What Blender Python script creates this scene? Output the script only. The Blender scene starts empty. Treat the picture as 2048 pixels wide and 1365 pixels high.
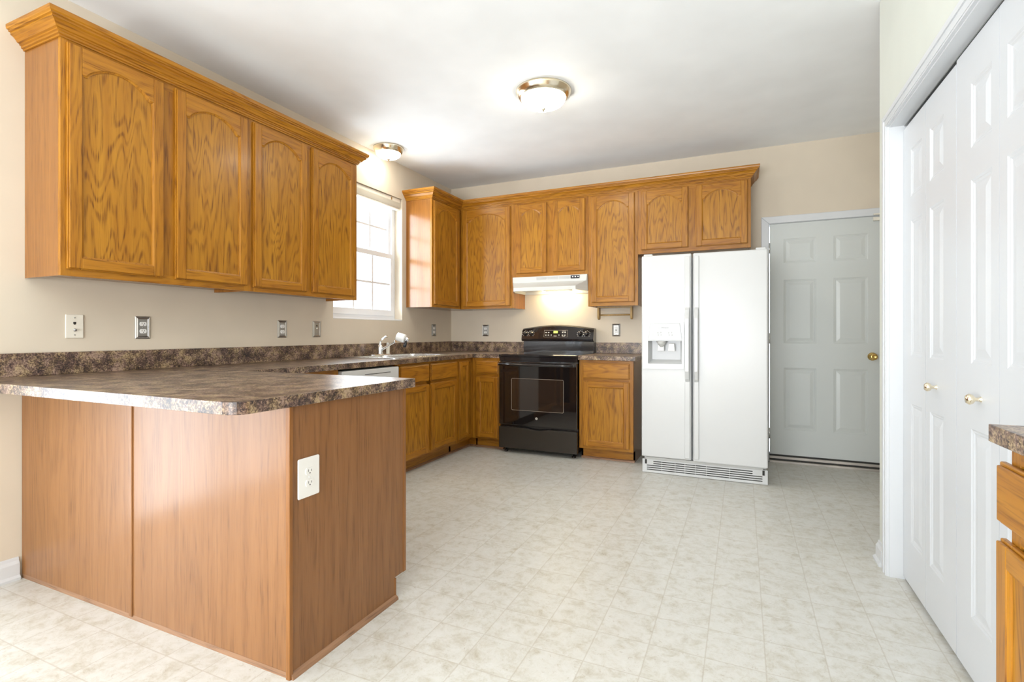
import bpy, bmesh, math
from mathutils import Vector, Matrix
from mathutils.geometry import tessellate_polygon
PI = math.pi
sc = bpy.context.scene
COL = sc.collection

# ------------------------------------------------------------------ camera
cam_d = bpy.data.cameras.new('camera'); cam = bpy.data.objects.new('camera', cam_d); COL.objects.link(cam)
cam.location = (2.9874, -4.9554, 1.1098)
cam.rotation_euler = (PI/2, 0, 0.424)
cam_d.sensor_width = 36.0
cam_d.lens = 36.0*1021.33/2048
cam_d.shift_y = -(682.5-667.14)/2048
cam_d.clip_start = 0.03
sc.camera = cam

# ------------------------------------------------------------------ exposure
sc.view_settings.view_transform = 'Standard'
sc.view_settings.look = 'None'
sc.view_settings.gamma = 1.0
sc.view_settings.use_curve_mapping = False
sc.view_settings.exposure = -0.18

# ------------------------------------------------------------------ daylight
w = bpy.data.worlds.new('daylight'); sc.world = w; w.use_nodes = True
bg = w.node_tree.nodes['Background']; bg.inputs[0].default_value = (0.86, 0.93, 1.0, 1); bg.inputs[1].default_value = 2.2

def area(name, loc, rot, sx, sy, power, col):
    l = bpy.data.lights.new(name, 'AREA'); l.shape = 'RECTANGLE'; l.size = sx; l.size_y = sy
    l.energy = power; l.color = col
    o = bpy.data.objects.new(name, l); o.location = loc; o.rotation_euler = rot; COL.objects.link(o)
    return o
DAY = (0.88, 0.94, 1.0)
area('daylight_kitchen_window', (-0.60, -1.10, 1.75), (0, -PI/2-0.08, 0), 1.6, 3.4, 280, DAY)
area('daylight_patio_door', (-0.50, -4.80, 1.05), (0, -PI/2-0.25, 0), 2.1, 1.5, 100, DAY)
area('fill_rear_window', (2.0, -8.0, 1.0), (PI/2+0.85, 0, 0), 3.2, 1.7, 540, (0.95, 0.97, 1.0))  # added fill behind the camera, tilted up to brighten the ceiling

# ------------------------------------------------------------------ materials
MATS = {}
def newmat(name):
    m = bpy.data.materials.new(name); m.use_nodes = True
    nt = m.node_tree; b = nt.nodes['Principled BSDF']
    MATS[name] = m
    return m, nt, b
def N(nt, t, **kw):
    n = nt.nodes.new(t)
    for k, v in kw.items(): setattr(n, k, v)
    return n
def ramp(nt, stops):
    r = N(nt, 'ShaderNodeValToRGB'); e = r.color_ramp.elements
    while len(e) < len(stops): e.new(0.5)
    for i, (p, c) in enumerate(stops):
        e[i].position = p; e[i].color = (c[0], c[1], c[2], 1)
    return r
def plain(name, col, rough=0.5, metal=0.0, coat=0.0, bump=0.0, bscale=200, spec=0.5, var=0.03):
    m, nt, b = newmat(name)
    b.inputs['Roughness'].default_value = rough; b.inputs['Metallic'].default_value = metal
    b.inputs['Coat Weight'].default_value = coat; b.inputs['Specular IOR Level'].default_value = spec
    tc = N(nt, 'ShaderNodeTexCoord'); n = N(nt, 'ShaderNodeTexNoise'); n.inputs['Scale'].default_value = 3.0
    nt.links.new(tc.outputs['Object'], n.inputs['Vector'])
    r = ramp(nt, [(0.3, [c*(1-var) for c in col]), (0.7, [min(1, c*(1+var)) for c in col])])
    nt.links.new(n.outputs['Fac'], r.inputs[0]); nt.links.new(r.outputs[0], b.inputs['Base Color'])
    if bump > 0:
        n2 = N(nt, 'ShaderNodeTexNoise'); n2.inputs['Scale'].default_value = bscale; n2.inputs['Detail'].default_value = 3
        nt.links.new(tc.outputs['Object'], n2.inputs['Vector'])
        bp = N(nt, 'ShaderNodeBump'); bp.inputs['Strength'].default_value = bump; bp.inputs['Distance'].default_value = 0.001
        nt.links.new(n2.outputs['Fac'], bp.inputs['Height']); nt.links.new(bp.outputs[0], b.inputs['Normal'])
    return m
def emit(name, col, strength):
    m, nt, b = newmat(name)
    b.inputs['Base Color'].default_value = (*col, 1); b.inputs['Roughness'].default_value = 0.3
    b.inputs['Emission Color'].default_value = (*col, 1); b.inputs['Emission Strength'].default_value = strength
    return m
def wood(name, along, light, mid, dark, figure=15.0, across=7.0, lengthwise=0.8, rough=0.36, fig_amt=0.5, coat=0.12, pore=0.3):
    """plain sawn figure: contour lines of a stretched noise, plus fine pores"""
    m, nt, b = newmat(name); L = nt.links
    tc = N(nt, 'ShaderNodeTexCoord'); g = N(nt, 'ShaderNodeNewGeometry'); oi = N(nt, 'ShaderNodeObjectInfo')
    add = N(nt, 'ShaderNodeMath', operation='ADD'); L.new(g.outputs['Random Per Island'], add.inputs[0]); L.new(oi.outputs['Random'], add.inputs[1])
    mul = N(nt, 'ShaderNodeMath', operation='MULTIPLY'); L.new(add.outputs[0], mul.inputs[0]); mul.inputs[1].default_value = 37.0
    cmb = N(nt, 'ShaderNodeCombineXYZ')
    for i in range(3): L.new(mul.outputs[0], cmb.inputs[i])
    va = N(nt, 'ShaderNodeVectorMath', operation='ADD'); L.new(tc.outputs['Object'], va.inputs[0]); L.new(cmb.outputs[0], va.inputs[1])
    def mapped(a, l):
        mp = N(nt, 'ShaderNodeMapping'); s = [a, a, a]; s['xyz'.index(along)] = l
        mp.inputs['Scale'].default_value = s; L.new(va.outputs[0], mp.inputs['Vector']); return mp
    m1 = mapped(across, lengthwise)
    n1 = N(nt, 'ShaderNodeTexNoise'); n1.inputs['Scale'].default_value = 1.0; n1.inputs['Detail'].default_value = 2.5; n1.inputs['Roughness'].default_value = 0.45
    n1.inputs['Distortion'].default_value = 0.25
    L.new(m1.outputs[0], n1.inputs['Vector'])
    k = N(nt, 'ShaderNodeMath', operation='MULTIPLY'); L.new(n1.outputs['Fac'], k.inputs[0]); k.inputs[1].default_value = figure*6.283
    s = N(nt, 'ShaderNodeMath', operation='SINE'); L.new(k.outputs[0], s.inputs[0])
    s2 = N(nt, 'ShaderNodeMath', operation='MULTIPLY_ADD'); L.new(s.outputs[0], s2.inputs[0]); s2.inputs[1].default_value = .5; s2.inputs[2].default_value = .5
    m2 = mapped(260, 9); n2 = N(nt, 'ShaderNodeTexNoise'); n2.inputs['Scale'].default_value = 1.0; n2.inputs['Detail'].default_value = 3
    L.new(m2.outputs[0], n2.inputs['Vector'])
    m3 = mapped(30, 2.0); n3 = N(nt, 'ShaderNodeTexNoise'); n3.inputs['Scale'].default_value = 1.0; n3.inputs['Detail'].default_value = 2
    L.new(m3.outputs[0], n3.inputs['Vector'])
    base = ramp(nt, [(0.3, mid), (0.72, light)]); L.new(n3.outputs['Fac'], base.inputs[0])
    r1 = ramp(nt, [(0.45, (0, 0, 0)), (0.98, (1, 1, 1))]); L.new(s2.outputs[0], r1.inputs[0])
    # break the lines up with pores
    pr = ramp(nt, [(0.36, (1, 1, 1)), (0.6, (0.25, 0.25, 0.25))]); L.new(n2.outputs['Fac'], pr.inputs[0])
    f = N(nt, 'ShaderNodeMath', operation='MULTIPLY'); L.new(r1.outputs[0], f.inputs[0]); L.new(pr.outputs[0], f.inputs[1])
    f2 = N(nt, 'ShaderNodeMath', operation='MULTIPLY'); L.new(f.outputs[0], f2.inputs[0]); f2.inputs[1].default_value = fig_amt
    pp = ramp(nt, [(0.33, (1, 1, 1)), (0.47, (0, 0, 0))]); L.new(n2.outputs['Fac'], pp.inputs[0])
    f3 = N(nt, 'ShaderNodeMath', operation='MULTIPLY_ADD'); L.new(pp.outputs[0], f3.inputs[0]); f3.inputs[1].default_value = pore; L.new(f2.outputs[0], f3.inputs[2])
    f3.use_clamp = True
    mx = N(nt, 'ShaderNodeMix', data_type='RGBA'); L.new(f3.outputs[0], mx.inputs[0]); L.new(base.outputs[0], mx.inputs[6]); mx.inputs[7].default_value = (*dark, 1)
    L.new(mx.outputs[2], b.inputs['Base Color'])
    b.inputs['Roughness'].default_value = rough; b.inputs['Coat Weight'].default_value = coat; b.inputs['Coat Roughness'].default_value = 0.18; b.inputs['Specular IOR Level'].default_value = 0.35
    bp = N(nt, 'ShaderNodeBump'); bp.inputs['Strength'].default_value = 0.12; bp.inputs['Distance'].default_value = 0.0006
    L.new(n2.outputs['Fac'], bp.inputs['Height']); L.new(bp.outputs[0], b.inputs['Normal'])
    return m

OL, OM, OD = (0.44, 0.190, 0.014), (0.34, 0.130, 0.008), (0.12, 0.034, 0.003)
wood('oak_upright', 'z', OL, OM, OD)
wood('oak_level', 'x', OL, OM, OD)
wood('oak_level_y', 'y', OL, OM, OD)
wood('oak_panel', 'z', (0.45, 0.205, 0.016), (0.36, 0.148, 0.010), (0.12, 0.036, 0.003), figure=21, across=6.0, lengthwise=0.9, fig_amt=0.66)
wood('oak_veneer', 'z', (0.30, 0.120, 0.020), (0.25, 0.094, 0.014), (0.14, 0.046, 0.007), figure=10, across=9, lengthwise=0.35, fig_amt=0.4, rough=0.24, coat=0.4)
wood('peninsula_veneer', 'z', (0.28, 0.125, 0.042), (0.235, 0.100, 0.030), (0.12, 0.045, 0.012), figure=16, across=6, lengthwise=0.30, fig_amt=0.40, rough=0.42, coat=0.35, pore=0.3)
wood('trim_oak', 'z', (0.30, 0.125, 0.032), (0.24, 0.095, 0.022), (0.13, 0.045, 0.010), fig_amt=0.3)
wood('raw_wood', 'z', (0.50, 0.33, 0.13), (0.42, 0.26, 0.09), (0.25, 0.13, 0.04), fig_amt=0.3, rough=0.5, coat=0.1)
wood('shoe_wood', 'x', (0.36, 0.20, 0.11), (0.28, 0.15, 0.08), (0.12, 0.06, 0.035), rough=0.4, coat=0.2)
plain('wall_paint', (0.66, 0.585, 0.475), 0.75, bump=0.08, bscale=350, spec=0.2)
plain('wall_paint_daylit', (0.67, 0.69, 0.63), 0.7, bump=0.08, bscale=350, spec=0.2)  # closet wall: colour lightened to carry the daylight falling on it
plain('ceiling_paint', (0.90, 0.92, 0.93), 0.85, bump=0.06, bscale=300, spec=0.1)
plain('trim_white', (0.66, 0.68, 0.70), 0.35, var=0.01)
plain('door_white', (0.63, 0.655, 0.685), 0.33, var=0.01, bump=0.02, bscale=120)
plain('door_offwhite', (0.60, 0.63, 0.615), 0.35, var=0.01)
plain('appliance_white', (0.64, 0.65, 0.65), 0.28, var=0.01, bump=0.05, bscale=900)
plain('appliance_white_smooth', (0.64, 0.65, 0.65), 0.2, var=0.01)
plain('appliance_grey', (0.55, 0.55, 0.53), 0.4)
plain('slot_dark', (0.02, 0.018, 0.015), 0.6)
plain('lettering_grey', (0.22, 0.22, 0.24), 0.4)
plain('dispenser_grey', (0.56, 0.57, 0.58), 0.3, var=0.0)
plain('hood_bisque', (0.64, 0.64, 0.60), 0.3, var=0.01)
plain('hood_filter', (0.45, 0.42, 0.36), 0.4, metal=0.6, bump=0.4, bscale=900)
plain('range_black', (0.012, 0.010, 0.011), 0.12, coat=0.6, var=0.0)
plain('range_glass', (0.010, 0.008, 0.008), 0.04, coat=1.0, var=0.0)
plain('range_window', (0.028, 0.018, 0.013), 0.05, coat=1.0, var=0.0)
plain('range_drawer', (0.03, 0.024, 0.018), 0.28, bump=0.3, bscale=1200)
plain('range_line', (0.30, 0.25, 0.20), 0.3)
plain('range_print', (0.75, 0.72, 0.65), 0.5)
plain('chrome', (0.82, 0.84, 0.86), 0.12, metal=1.0, var=0.0)
plain('stainless', (0.72, 0.73, 0.74), 0.25, metal=1.0, var=0.02)
plain('pewter', (0.42, 0.42, 0.41), 0.3, metal=0.9)
plain('brass', (0.75, 0.52, 0.18), 0.18, metal=1.0, var=0.0)
plain('nickel_brass', (0.90, 0.80, 0.62), 0.2, metal=1.0, var=0.0)
plain('plastic_white', (0.85, 0.85, 0.83), 0.3, var=0.01)
plain('plastic_ivory', (0.80, 0.76, 0.66), 0.35, var=0.01)
plain('plastic_black', (0.015, 0.015, 0.02), 0.3)
plain('vinyl_white', (0.85, 0.87, 0.90), 0.35, var=0.01)
plain('blind_slat', (0.78, 0.75, 0.66), 0.45, var=0.02)
plain('threshold_metal', (0.48, 0.44, 0.40), 0.4, metal=0.3, var=0.3)
plain('toe_dark', (0.10, 0.065, 0.045), 0.5)
emit('lamp_glass', (1.0, 0.93, 0.80), 40.0)
emit('hood_lamp', (1.0, 0.82, 0.50), 50.0)
emit('display_green', (0.55, 0.85, 0.12), 1.2)

def laminate():
    m, nt, b = newmat('worktop_laminate'); L = nt.links
    tc = N(nt, 'ShaderNodeTexCoord')
    n1 = N(nt, 'ShaderNodeTexNoise'); n1.inputs['Scale'].default_value = 16; n1.inputs['Detail'].default_value = 3
    n2 = N(nt, 'ShaderNodeTexNoise'); n2.inputs['Scale'].default_value = 140; n2.inputs['Detail'].default_value = 5; n2.inputs['Roughness'].default_value = 0.7; n2.inputs['Distortion'].default_value = 0.6
    n3 = N(nt, 'ShaderNodeTexNoise'); n3.inputs['Scale'].default_value = 34; n3.inputs['Detail'].default_value = 4
    for n in (n1, n2, n3): L.new(tc.outputs['Object'], n.inputs['Vector'])
    a = N(nt, 'ShaderNodeMath', operation='MULTIPLY_ADD'); L.new(n1.outputs['Fac'], a.inputs[0]); a.inputs[1].default_value = 0.55; L.new(n2.outputs['Fac'], a.inputs[2])
    r = ramp(nt, [(0.62, (0.016, 0.010, 0.012)), (0.72, (0.085, 0.052, 0.036)), (0.80, (0.20, 0.135, 0.085)), (0.90, (0.42, 0.32, 0.21))])
    sub = N(nt, 'ShaderNodeMath', operation='ADD'); L.new(a.outputs[0], sub.inputs[0]); sub.inputs[1].default_value = 0.0
    L.new(sub.outputs[0], r.inputs[0])
    rt = ramp(nt, [(0.42, (0.92, 0.85, 0.98)), (0.58, (1.0, 0.98, 0.86))]); L.new(n3.outputs['Fac'], rt.inputs[0])
    mx = N(nt, 'ShaderNodeMix', data_type='RGBA', blend_type='MULTIPLY'); mx.inputs[0].default_value = 1
    L.new(r.outputs[0], mx.inputs[6]); L.new(rt.outputs[0], mx.inputs[7])
    L.new(mx.outputs[2], b.inputs['Base Color'])
    b.inputs['Roughness'].default_value = 0.3; b.inputs['Coat Weight'].default_value = 0.15; b.inputs['Coat Roughness'].default_value = 0.2
laminate()

def vinyl():
    m, nt, b = newmat('vinyl_floor'); L = nt.links
    tc = N(nt, 'ShaderNodeTexCoord')
    T = 0.1875
    mp = N(nt, 'ShaderNodeMapping'); mp.inputs['Scale'].default_value = (1/T, 1/T, 1); mp.inputs['Location'].default_value = (0.69-0.0, 0.5, 0)
    L.new(tc.outputs['Object'], mp.inputs['Vector'])
    sx = N(nt, 'ShaderNodeSeparateXYZ'); L.new(mp.outputs[0], sx.inputs[0])
    outs = []
    for i in range(2):
        fr = N(nt, 'ShaderNodeMath', operation='FRACT'); L.new(sx.outputs[i], fr.inputs[0])
        sb = N(nt, 'ShaderNodeMath', operation='SUBTRACT'); L.new(fr.outputs[0], sb.inputs[0]); sb.inputs[1].default_value = 0.5
        ab = N(nt, 'ShaderNodeMath', operation='ABSOLUTE'); L.new(sb.outputs[0], ab.inputs[0])
        outs.append(ab)
    mxx = N(nt, 'ShaderNodeMath', operation='MAXIMUM'); L.new(outs[0].outputs[0], mxx.inputs[0]); L.new(outs[1].outputs[0], mxx.inputs[1])
    line = ramp(nt, [(0.484, (0, 0, 0)), (0.494, (1, 1, 1))]); L.new(mxx.outputs[0], line.inputs[0])
    # per tile random
    fl = N(nt, 'ShaderNodeVectorMath', operation='FLOOR'); L.new(mp.outputs[0], fl.inputs[0])
    wn = N(nt, 'ShaderNodeTexWhiteNoise', noise_dimensions='2D'); L.new(fl.outputs[0], wn.inputs['Vector'])
    sc_ = N(nt, 'ShaderNodeVectorMath', operation='SCALE'); L.new(wn.outputs['Color'], sc_.inputs[0]); sc_.inputs[3].default_value = 9
    ad = N(nt, 'ShaderNodeVectorMath', operation='ADD'); L.new(tc.outputs['Object'], ad.inputs[0]); L.new(sc_.outputs[0], ad.inputs[1])
    n1 = N(nt, 'ShaderNodeTexNoise'); n1.inputs['Scale'].default_value = 16; n1.inputs['Detail'].default_value = 9; n1.inputs['Roughness'].default_value = 0.78; n1.inputs['Distortion'].default_value = 0.35
    L.new(ad.outputs[0], n1.inputs['Vector'])
    c1 = ramp(nt, [(0.28, (0.42, 0.38, 0.29)), (0.40, (0.56, 0.54, 0.47)), (0.52, (0.65, 0.645, 0.60)), (0.72, (0.71, 0.71, 0.685))]); L.new(n1.outputs['Fac'], c1.inputs[0])
    n2 = N(nt, 'ShaderNodeTexNoise'); n2.inputs['Scale'].default_value = 60; n2.inputs['Detail'].default_value = 5; n2.inputs['Roughness'].default_value = 0.7; n2.inputs['Distortion'].default_value = 1.5
    L.new(ad.outputs[0], n2.inputs['Vector'])
    c2 = ramp(nt, [(0.30, (1, 1, 1)), (0.40, (0, 0, 0))]); L.new(n2.outputs['Fac'], c2.inputs[0])
    f = N(nt, 'ShaderNodeMath', operation='MULTIPLY'); L.new(c2.outputs[0], f.inputs[0]); f.inputs[1].default_value = 0.55
    m1 = N(nt, 'ShaderNodeMix', data_type='RGBA'); L.new(f.outputs[0], m1.inputs[0]); L.new(c1.outputs[0], m1.inputs[6]); m1.inputs[7].default_value = (0.36, 0.30, 0.22, 1)
    f2 = N(nt, 'ShaderNodeMath', operation='MULTIPLY'); L.new(line.outputs[0], f2.inputs[0]); f2.inputs[1].default_value = 0.42
    m2 = N(nt, 'ShaderNodeMix', data_type='RGBA'); L.new(f2.outputs[0], m2.inputs[0]); L.new(m1.outputs[2], m2.inputs[6]); m2.inputs[7].default_value = (0.42, 0.37, 0.29, 1)
    L.new(m2.outputs[2], b.inputs['Base Color'])
    b.inputs['Roughness'].default_value = 0.38
    bp = N(nt, 'ShaderNodeBump'); bp.inputs['Strength'].default_value = 0.15; bp.inputs['Distance'].default_value = 0.001
    inv = N(nt, 'ShaderNodeMath', operation='SUBTRACT'); L.new(n1.outputs['Fac'], inv.inputs[0]); L.new(line.outputs[0], inv.inputs[1])
    L.new(inv.outputs[0], bp.inputs['Height']); L.new(bp.outputs[0], b.inputs['Normal'])
vinyl()

def pane_mat():
    m, nt, b = newmat('window_pane'); L = nt.links
    nt.nodes.remove(b)
    out = nt.nodes['Material Output']
    t = N(nt, 'ShaderNodeBsdfTransparent'); t.inputs[0].default_value = (0.97, 0.98, 0.98, 1)
    g = N(nt, 'ShaderNodeBsdfGlossy'); g.inputs['Roughness'].default_value = 0.02
    lw = N(nt, 'ShaderNodeLayerWeight'); lw.inputs[0].default_value = 0.5
    pw = N(nt, 'ShaderNodeMath', operation='POWER'); L.new(lw.outputs['Facing'], pw.inputs[0]); pw.inputs[1].default_value = 5.0
    ma = N(nt, 'ShaderNodeMath', operation='MULTIPLY_ADD'); L.new(pw.outputs[0], ma.inputs[0]); ma.inputs[1].default_value = 0.5; ma.inputs[2].default_value = 0.03
    mx = N(nt, 'ShaderNodeMixShader'); L.new(ma.outputs[0], mx.inputs[0]); L.new(t.outputs[0], mx.inputs[1]); L.new(g.outputs[0], mx.inputs[2])
    L.new(mx.outputs[0], out.inputs['Surface'])
pane_mat()

# ------------------------------------------------------------------ mesh helpers
class MB:
    def __init__(s): s.bm = bmesh.new(); s.mats = []
    def mi(s, m):
        if m not in s.mats: s.mats.append(m)
        return s.mats.index(m)
    def face(s, pts, m):
        f = s.bm.faces.new([s.bm.verts.new(p) for p in pts]); f.material_index = s.mi(m); return f
    def box(s, x0, x1, y0, y1, z0, z1, m):
        if x0 > x1: x0, x1 = x1, x0
        if y0 > y1: y0, y1 = y1, y0
        if z0 > z1: z0, z1 = z1, z0
        v = [s.bm.verts.new((x, y, z)) for z in (z0, z1) for y in (y0, y1) for x in (x0, x1)]
        i = s.mi(m)
        for q in ((0, 2, 3, 1), (4, 5, 7, 6), (0, 1, 5, 4), (2, 6, 7, 3), (0, 4, 6, 2), (1, 3, 7, 5)):
            f = s.bm.faces.new([v[k] for k in q]); f.material_index = i
        return s
    @staticmethod
    def P(plane, a, b, c):
        return {'xz': (a, c, b), 'xy': (a, b, c), 'yz': (c, a, b)}[plane]
    def prism(s, poly, plane, c0, c1, m, holes=(), hole_sides=True):
        loops = [list(poly)]+[list(h) for h in holes]
        i = s.mi(m)
        v0 = [[s.bm.verts.new(s.P(plane, a, b, c0)) for a, b in lp] for lp in loops]
        v1 = [[s.bm.verts.new(s.P(plane, a, b, c1)) for a, b in lp] for lp in loops]
        if holes:
            tr = tessellate_polygon([[Vector((a, b, 0)) for a, b in lp] for lp in loops])
            f0 = [v for lp in v0 for v in lp]; f1 = [v for lp in v1 for v in lp]
            for t in tr:
                for fl in (f0, f1):
                    try: s.bm.faces.new([fl[k] for k in t]).material_index = i
                    except ValueError: pass
        else:
            s.bm.faces.new(v0[0]).material_index = i
            s.bm.faces.new(list(reversed(v1[0]))).material_index = i
        for k, (a, b) in enumerate(zip(v0, v1)):
            if k and not hole_sides: continue
            n = len(a)
            for j in range(n):
                s.bm.faces.new([a[j], a[(j+1) % n], b[(j+1) % n], b[j]]).material_index = i
        return s
    def lathe(s, prof, m, center=(0, 0, 0), axis='z', seg=32, flip=1):
        i = s.mi(m); rings = []
        for r, h in prof:
            ring = []
            if r < 1e-6:
                ring = [None]
            for k in range(seg if r >= 1e-6 else 1):
                a = 2*PI*k/seg; u, v = r*math.cos(a), r*math.sin(a)
                p = {'z': (u, v, h), 'y': (u, h, v), 'x': (h, u, v)}[axis]
                vert = s.bm.verts.new((p[0]+center[0], p[1]+center[1], p[2]+center[2]))
                if r < 1e-6: ring = [vert]
                else: ring.append(vert)
            rings.append(ring)
        for A, B in zip(rings, rings[1:]):
            for k in range(seg):
                a0, a1 = A[k % len(A)], A[(k+1) % len(A)]; b0, b1 = B[k % len(B)], B[(k+1) % len(B)]
                q = []
                for v in (a0, a1, b1, b0):
                    if v not in q: q.append(v)
                if len(q) >= 3:
                    f = s.bm.faces.new(q); f.material_index = i; f.smooth = True
        for ring in (rings[0], rings[-1]):
            if len(ring) > 2:
                f = s.bm.faces.new(ring); f.material_index = i
        return s
    def tube(s, pts, r, m, seg=12, caps=True):
        i = s.mi(m); pts = [Vector(p) for p in pts]; rs = r if isinstance(r, (list, tuple)) else [r]*len(pts)
        up = Vector((0.123, 0.456, 0.88)).normalized(); rings = []
        for k, p in enumerate(pts):
            d = (pts[min(k+1, len(pts)-1)]-pts[max(k-1, 0)]).normalized()
            a = d.cross(up).normalized(); b = d.cross(a).normalized()
            rings.append([s.bm.verts.new(p+a*rs[k]*math.cos(2*PI*j/seg)+b*rs[k]*math.sin(2*PI*j/seg)) for j in range(seg)])
        for A, B in zip(rings, rings[1:]):
            for j in range(seg):
                f = s.bm.faces.new([A[j], A[(j+1) % seg], B[(j+1) % seg], B[j]]); f.material_index = i; f.smooth = True
        if caps:
            for R in (rings[0], rings[-1]): s.bm.faces.new(R).material_index = i
        return s
    def sweep(s, path, prof, m, z0=0.0, closed_prof=True):
        """sweep an (offset, z) profile along a plan path, offset to the right of travel, mitred"""
        n = len(path); i = s.mi(m); P = [Vector(p) for p in path]; rings = []
        for k in range(n):
            dirs = []
            if k > 0: dirs.append((P[k]-P[k-1]).normalized())
            if k < n-1: dirs.append((P[k+1]-P[k]).normalized())
            nr = [Vector((d.y, -d.x)) for d in dirs]
            if len(nr) == 2:
                mm = (nr[0]+nr[1]); mm = mm/(mm.dot(nr[0]))
            else: mm = nr[0]
            rings.append([(P[k].x+mm.x*o, P[k].y+mm.y*o, z0+z) for o, z in prof])
        for A, B in zip(rings, rings[1:]):
            va = [s.bm.verts.new(p) for p in A]; vb = [s.bm.verts.new(p) for p in B]
            for j in range(len(prof) if closed_prof else len(prof)-1):
                q = (j+1) % len(prof)
                s.bm.faces.new([va[j], va[q], vb[q], vb[j]]).material_index = i
            s.bm.faces.new(va).material_index = i; s.bm.faces.new(list(reversed(vb))).material_index = i
        return s
    def build(s, name, parent=None, bevel=0.0, smooth=False, seg=2, loc=None, rot=None):
        bmesh.ops.recalc_face_normals(s.bm, faces=s.bm.faces)
        me = bpy.data.meshes.new(name); s.bm.to_mesh(me); s.bm.free()
        for m in s.mats: me.materials.append(MATS[m])
        o = bpy.data.objects.new(name, me); COL.objects.link(o)
        if parent: o.parent = parent
        if loc: o.location = loc
        if rot: o.rotation_euler = rot
        if smooth:
            for p in me.polygons: p.use_smooth = True
        if bevel:
            md = o.modifiers.new('bevel', 'BEVEL'); md.width = bevel; md.segments = seg; md.limit_method = 'ANGLE'; md.angle_limit = math.radians(50)
            md.harden_normals = False
        return o

def tag(o, label, cat, group=None, kind=None):
    o['label'] = label; o['category'] = cat
    if group: o['group'] = group
    if kind: o['kind'] = kind
    return o
def empty(name, loc, rz, label, cat, group=None, kind=None):
    o = bpy.data.objects.new(name, None); COL.objects.link(o); o.location = loc; o.rotation_euler = (0, 0, rz)
    o.empty_display_size = 0.1
    return tag(o, label, cat, group, kind)
def struct(o):
    o['kind'] = 'structure'; return o
def rect(a0, a1, b0, b1): return [(a0, b0), (a1, b0), (a1, b1), (a0, b1)]
def rrect(a0, a1, b0, b1, r, n=5):
    pts = []
    for cx, cy, s in ((a1-r, b1-r, 0), (a0+r, b1-r, 1), (a0+r, b0+r, 2), (a1-r, b0+r, 3)):
        for k in range(n+1):
            t = PI/2*(s+k/n); pts.append((cx+r*math.cos(t), cy+r*math.sin(t)))
    return pts
def text_mesh(name, body, size, mat, parent, loc, rot, depth=0.0004):
    cu = bpy.data.curves.new(name, 'FONT'); cu.body = body; cu.size = size; cu.extrude = depth; cu.align_x = 'CENTER'; cu.align_y = 'CENTER'
    tmp = bpy.data.objects.new(name+'_tmp', cu); COL.objects.link(tmp)
    bpy.context.view_layer.update()
    me = bpy.data.meshes.new_from_object(tmp.evaluated_get(bpy.context.evaluated_depsgraph_get()))
    bpy.data.objects.remove(tmp); me.materials.clear(); me.materials.append(MATS[mat]); me.name = name
    o = bpy.data.objects.new(name, me); COL.objects.link(o); o.parent = parent; o.location = loc; o.rotation_euler = rot
    return o

# ------------------------------------------------------------------ room shell
CZ = 2.73; YR = -7.6; XE = 4.25
m = MB(); m.box(-0.12, XE+0.12, YR-0.12, 0.12, -0.1, 0, 'vinyl_floor'); struct(m.build('floor'))
m = MB(); m.box(-0.12, XE+0.12, YR-0.12, 0.12, CZ, CZ+0.1, 'ceiling_paint'); struct(m.build('ceiling'))
WY0, WY1, WZ0, WZ1 = -1.819, -0.910, 1.229, 2.40      # kitchen window
GY0, GY1, GZ1 = -5.40, -4.20, 2.08                     # patio door
m = MB(); m.prism(rect(YR, 0.0, 0, CZ), 'yz', -0.12, 0, 'wall_paint', holes=[rect(WY0, WY1, WZ0, WZ1), rect(GY0, GY1, 0.02, GZ1)]); struct(m.build('wall_left'))
DX0, DX1, DZ1 = 3.19, 4.025, 2.062
m = MB(); m.prism([(0-0.12, 0), (DX0, 0), (DX0, DZ1), (DX1, DZ1), (DX1, 0), (XE+0.12, 0), (XE+0.12, CZ), (-0.12, CZ)], 'xz', 0, 0.12, 'wall_paint'); struct(m.build('wall_back'))
RX0, RX1, RZ0, RZ1 = 0.7, 3.3, 0.75, 2.2
m = MB(); m.prism(rect(-0.12, XE+0.12, 0, CZ), 'xz', YR-0.12, YR, 'wall_paint', holes=[rect(RX0, RX1, RZ0, RZ1)]); struct(m.build('wall_rear'))
CX = 3.598; CY0, CY1 = -1.94, -3.50
OY0, OY1, OZ = -2.122, -3.395, 2.055                   # closet opening
m = MB(); m.prism([(CY0, 0), (OY0, 0), (OY0, OZ), (OY1, OZ), (OY1, 0), (CY1, 0), (CY1, CZ), (CY0, CZ)], 'yz', CX, CX+0.11, 'wall_paint_daylit'); struct(m.build('wall_right', bevel=0.004))
m = MB(); m.box(CX+0.11, XE, CY0-0.11, CY0, 0, CZ, 'wall_paint_daylit'); struct(m.build('wall_closet_far'))
m = MB(); m.box(CX+0.11, XE, CY1, CY1+0.09, 0, CZ, 'wall_paint_daylit'); struct(m.build('wall_closet_near'))
m = MB(); m.box(XE, XE+0.12, YR, 0, 0, CZ, 'wall_paint'); struct(m.build('wall_outer_right'))

BASE = [(0, 0), (0.022, 0), (0.024, 0.012), (0.014, 0.022), (0.013, 0.072), (0.006, 0.086), (0.004, 0.098), (0, 0.1)]
m = MB(); m.sweep([(0.0, -4.19), (0.0, -3.768)], BASE, 'trim_white'); struct(m.build('baseboard_left'))
m = MB(); m.sweep([(CX, -2.03), (CX, CY0), (XE-0.002, CY0)], [(-o, z) for o, z in BASE], 'trim_white'); struct(m.build('baseboard_right'))

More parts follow.
